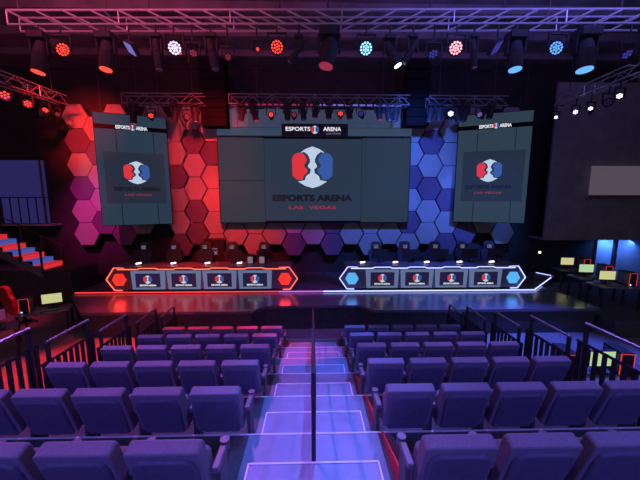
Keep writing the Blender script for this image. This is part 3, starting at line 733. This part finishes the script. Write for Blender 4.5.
# ------------------------------------------------------------------ line arrays
for (xa, xb, ytp, ybt, nm) in ((200, 228, 62, 127.5, 'left'), (407, 427, 62, 127, 'right')):
    A, B = W(xa, ytp, 11.6), W(xb, ybt, 11.6); w = B.x - A.x; hh = A.z - B.z
    e = empty('line_array_speaker', ((A.x + B.x) / 2, 11.7, A.z), 'tall black hanging speaker array %s of the wide video wall' % nm, 'speaker', 'hanging speaker arrays')
    n = 7; ch = hh / n
    for i in range(n):
        yo = -.02 * (i - n / 2) ** 2 * .3
        T = Matrix.Translation((0, 0, -ch * (i + .5)))
        c_ = MB().prism([(-w / 2, -ch / 2 + .01), (w / 2, -ch / 2 + .01), (w / 2, ch / 2 - .01), (-w / 2, ch / 2 - .01)], -.25 + yo, .2, T, 1).build('speaker_cabinet', M['array'], e, .01)
        MB().prism(rrect(-w / 2 + .04, w / 2 - .04, -ch / 2 + .04, ch / 2 - .04, .02), -.265 + yo, -.25 + yo, T).build('speaker_grille', M['array'], c_)
    for s_ in (-1, 1): MB().tube((s_ * w * .3, -.1, 0), (s_ * w * .3, -.1, ZC - A.z), .015, 6).build('rigging_wire', M['cable'], e)

# hanging support cables of the trusses
for i, px in enumerate((20, 150, 280, 328, 430, 503, 620)):
    t = W(px, 20, 7.15)
    tag(MB().tube((t.x, 7.15, zb + .3), (t.x, 7.15, ZC), .018, 6).build('truss_cable', M['cable']), 'thin dark cable holding the front truss, %s from the left' % ones[i], 'cable', 'cables of the front truss')

# ------------------------------------------------------------------ left side: window, stairs, gaming corner
wa, wb_ = W(-6, 160, 13.1), W(49, 223, 13.1)
e = MB().box(max(wa.x, XL + .02), wb_.x, 13.12, 13.19, wb_.z, wa.z).build('window_1', M['win']); struct(e)
fr = MB()
for px in (-3, 44): x = W(px, 200, 13.1).x; fr.box(x - .03, x + .03, 13.06, 13.12, wb_.z, wa.z)
f_ = fr.build('window_frame', M['black'], e)
zr0, zr1 = W(20, 224, 12.6).z, W(20, 197, 12.6).z
e = empty('landing_railing', (W(24, 210, 12.6).x, 12.6, zr0), 'thin black railing in front of the dim indigo window at upper left', 'railing')
x0_, x1_ = W(-2, 210, 12.6).x - e.location.x, W(50, 210, 12.6).x - e.location.x
MB().box(x0_, x1_, -.02, .02, zr1 - zr0 - .04, zr1 - zr0).build('handrail', M['rail'], e)
for i in range(6):
    x = x0_ + (x1_ - x0_) * (i + .5) / 6; MB().box(x - .015, x + .015, -.015, .015, 0, zr1 - zr0).build('post', M['rail'], e)
struct(MB().box(XL, W(50, 226, 12.5).x, 12.5, 13.1, W(20, 226, 12.5).z, zr0).build('trim_6', M['wall']))
# stairs
sb0 = W(43, 270, 11.1)
st_e = empty('staircase', (sb0.x, 11.1, sb0.z), 'staircase with red and blue lit risers coming down at the far left', 'staircase')
run, rise, wdt = .335, .178, .9
Ns = 9
for i in range(Ns):
    x = -i * run; z = i * rise
    MB().box(x - run, x, 0, wdt, z + rise - .03, z + rise).build('tread', M['treadr'] if i % 2 == 0 else M['treadb'], st_e)
    rb = MB().box(x - .03, x, 0.02, wdt - .02, z, z + rise - .03).build('riser', M['riserr'] if i % 2 == 0 else M['riserb'], st_e)
    rb['label'] = 'red lit riser' if i % 2 == 0 else 'blue lit riser'
g = MB(); g.prism([(0, -.02), (-Ns * run, Ns * rise - .02), (-Ns * run, Ns * rise - .3), (0, -.3)], -.04, 0)
g.build('stringer', M['black'], st_e)
g = MB(); g.prism([(0, .0), (-Ns * run, Ns * rise), (-Ns * run, Ns * rise - .3), (0, -.3)], wdt, wdt + .04)
g.build('stringer', M['black'], st_e)
for yy in (-.02, wdt + .02):
    MB().tube((.1, yy, .75), (-Ns * run, yy, .75 + Ns * rise), .025, 8).build('handrail', M['rail'], st_e)
    for i in (0, 2.2, 4.5, 6.8):
        MB().box(-i * run - .03, -i * run + .03, yy - .02, yy + .02, i * rise - .1, .75 + i * rise).build('post', M['rail'], st_e)
struct(MB().slab([(XL, 11.1), (sb0.x + 1.0, 11.1), (sb0.x + 1.0, 12.5), (XL, 12.5)], 0, sb0.z - .02).build('stair_landing', M['fascia']))

def tower():
    e = empty('computer_tower', (0, 0, 0), 'x', 'computer')
    MB().box(-.11, .11, -.22, .22, 0, .45).build('computer_case', M['fixture'], e, .01)
    for s in (-1, 1): MB().box(s * .1115 - .0035, s * .1115 + .0035, -.18, .18, .05, .40).build('side_window', M['bluecloth'], e)
    g = MB(); g.box(-.112, -.10, -.224, -.214, 0.02, .43).box(.10, .112, -.224, -.214, .02, .43).box(-.11, .11, -.224, -.214, .42, .432)
    g.build('edge_light', M['redtrim'], e); MB().tube((-.06, -.23, .05), (-.06, -.218, .05), .018, 10).build('power_light', M['lampb'], e)
    return e
def table(w, d):
    e = empty('gaming_table', (0, 0, 0), 'x', 'table')
    MB().box(-w / 2, w / 2, -d / 2, d / 2, .72, .76).build('table_top', M['desk'], e, .01)
    for sx in (-1, 1):
        for sy in (-1, 1): MB().box(sx * (w / 2 - .06) - .025, sx * (w / 2 - .06) + .025, sy * (d / 2 - .06) - .025, sy * (d / 2 - .06) + .025, 0, .72).build('leg', M['fixture'], e)
    return e
def keyboard():
    e = empty('keyboard', (0, 0, 0), 'x', 'keyboard')
    MB().box(-.21, .21, -.07, .07, 0, .02).build('keyboard_body', M['fixture'], e)
    g = MB()
    for i in range(12):
        for j in range(4): g.box(-.2 + i * .034, -.2 + i * .034 + .027, -.06 + j * .031, -.06 + j * .031 + .024, .02, .03)
    g.build('keys', M['bluecloth'], e); return e
tb, tw, kb = table(1.2, .7), tower(), keyboard()
gch = make_chair(M['redchair'], M['chairblk'], False)
mm = make_monitor(M['mag'], .5, .31)
my, mg = make_monitor(M['yel'], .5, .31), make_monitor(M['green'], .5, .31)
first = set()
def inst(src, loc, rz, label, group=None):
    o = src if src.name not in first else copy_tree(src); first.add(src.name)
    o.location = loc; o.rotation_euler = (0, 0, rz); o['label'] = label
    if group: o['group'] = group
    return o
def station(x, y, rz, msrc, where, k, chair=True, zb_=0, sx=1):
    """table centre at x,y; the sitter looks along local +y, screen faces local -y"""
    Rz = Matrix.Rotation(rz, 3, 'Z')
    P = lambda a, b, z: tuple(Vector((x, y, zb_)) + Rz @ Vector((a * sx, b, z)))
    inst(tb, P(0, 0, 0), rz, 'small dark gaming table %s' % where, 'side gaming tables')
    inst(msrc, P(-.15, .12, .76), rz, 'monitor with a bright picture %s' % where, 'side gaming monitors')
    inst(tw, P(.42, .08, .76), rz, 'computer tower with red edge light %s' % where, 'side computer towers')
    inst(kb, P(-.15, -.18, .76), rz, 'dark keyboard %s' % where, 'side keyboards')
    pass
# left: row along the left of the stage; x, y of the table from where its monitor stands
def station_at(px, py, rz, src, where, zb_=0, chair=True):
    p_ = Wz(px, py, zb_ + 1.06); sx = -1 if px < 300 else 1; d_ = Matrix.Rotation(rz, 3, 'Z') @ Vector((-.15 * sx, .12, 0))
    station(p_.x - d_.x, p_.y - d_.y, rz, src, where, 0, chair, zb_, sx)
station_at(52, 298, R(28), my, 'beside the left end of the stage', 0, False)
station_at(-8, 316, R(44), mm, 'at the far left edge, nearer the guard rail', 0, False)
p_ = W(20, 290, 9.5); inst(gch, (p_.x, 9.5, 0), R(160), 'red gaming chair standing at the left below the lit staircase', None)
struct(MB().box(8.75, 13.75, 8.1, 12.25, 0, .5).build('terrace', M['carpet']))
station_at(567, 261, R(-8), my, 'on the right terrace, farthest of three', .5, False)
station_at(586, 268, R(-8), mg, 'on the right terrace, middle of three', .5, False)
station_at(607, 275, R(-8), my, 'on the right terrace, nearest of three', .5, False)
# table behind the right guard rail
tb2 = table(2.2, .75); xw = W(597, 360, 5.2).x
inst(tb2, (xw, 5.2, 0), 0, 'wide dark gaming table on the floor right of the stand, behind the guard rail', 'side gaming tables')
p_ = W(601.5, 359, 5.15); inst(mg, (p_.x, 5.15, .76), 0, 'monitor with pale green picture seen through the right guard rail', 'side gaming monitors')
for px, nm in ((567, 'left'), (621, 'right')):
    p_ = W(px, 333, 5.25); inst(tw, (p_.x, 5.25, .76), R(-10), 'red-edged computer tower behind the right guard rail, %s one' % nm, 'side computer towers')

# projection screen upper right, switched off; light on it given as emission
A, B = W(593, 166, 12.1), W(650, 198.5, 12.1)
e = empty('projection_screen', ((A.x + B.x) / 2, 12.1, B.z), 'wide warm-grey screen hung on the dark wall at upper right', 'screen')
w = B.x - A.x
MB().box(-w / 2, w / 2, 0, .06, .14, A.z - B.z).build('screen_face', M['proj'], e)
MB().box(-w / 2, w / 2, -.03, .07, 0, .13).build('lower_rail', mat('brown screen rail', (.16, .11, .09), .6), e, .01)
MB().box(-w / 2 + .2, -w / 2 + .3, .06, .2, .2, .9).box(w / 2 - .9, w / 2 - .8, .06, .2, .2, .9).build('wall_bracket', M['black'], e)
p = W(540, 252.5, 12.6)
e = empty('wall_light', (p.x, 12.62, p.z), 'small square white light on the dark wall right of the blue-lit desk', 'light')
MB().box(-.07, .07, 0, .1, -.07, .07).build('light_housing', M['fixture'], e); MB().box(-.05, .05, -.01, 0, -.05, .05).build('light_face', M['lampw'], e)
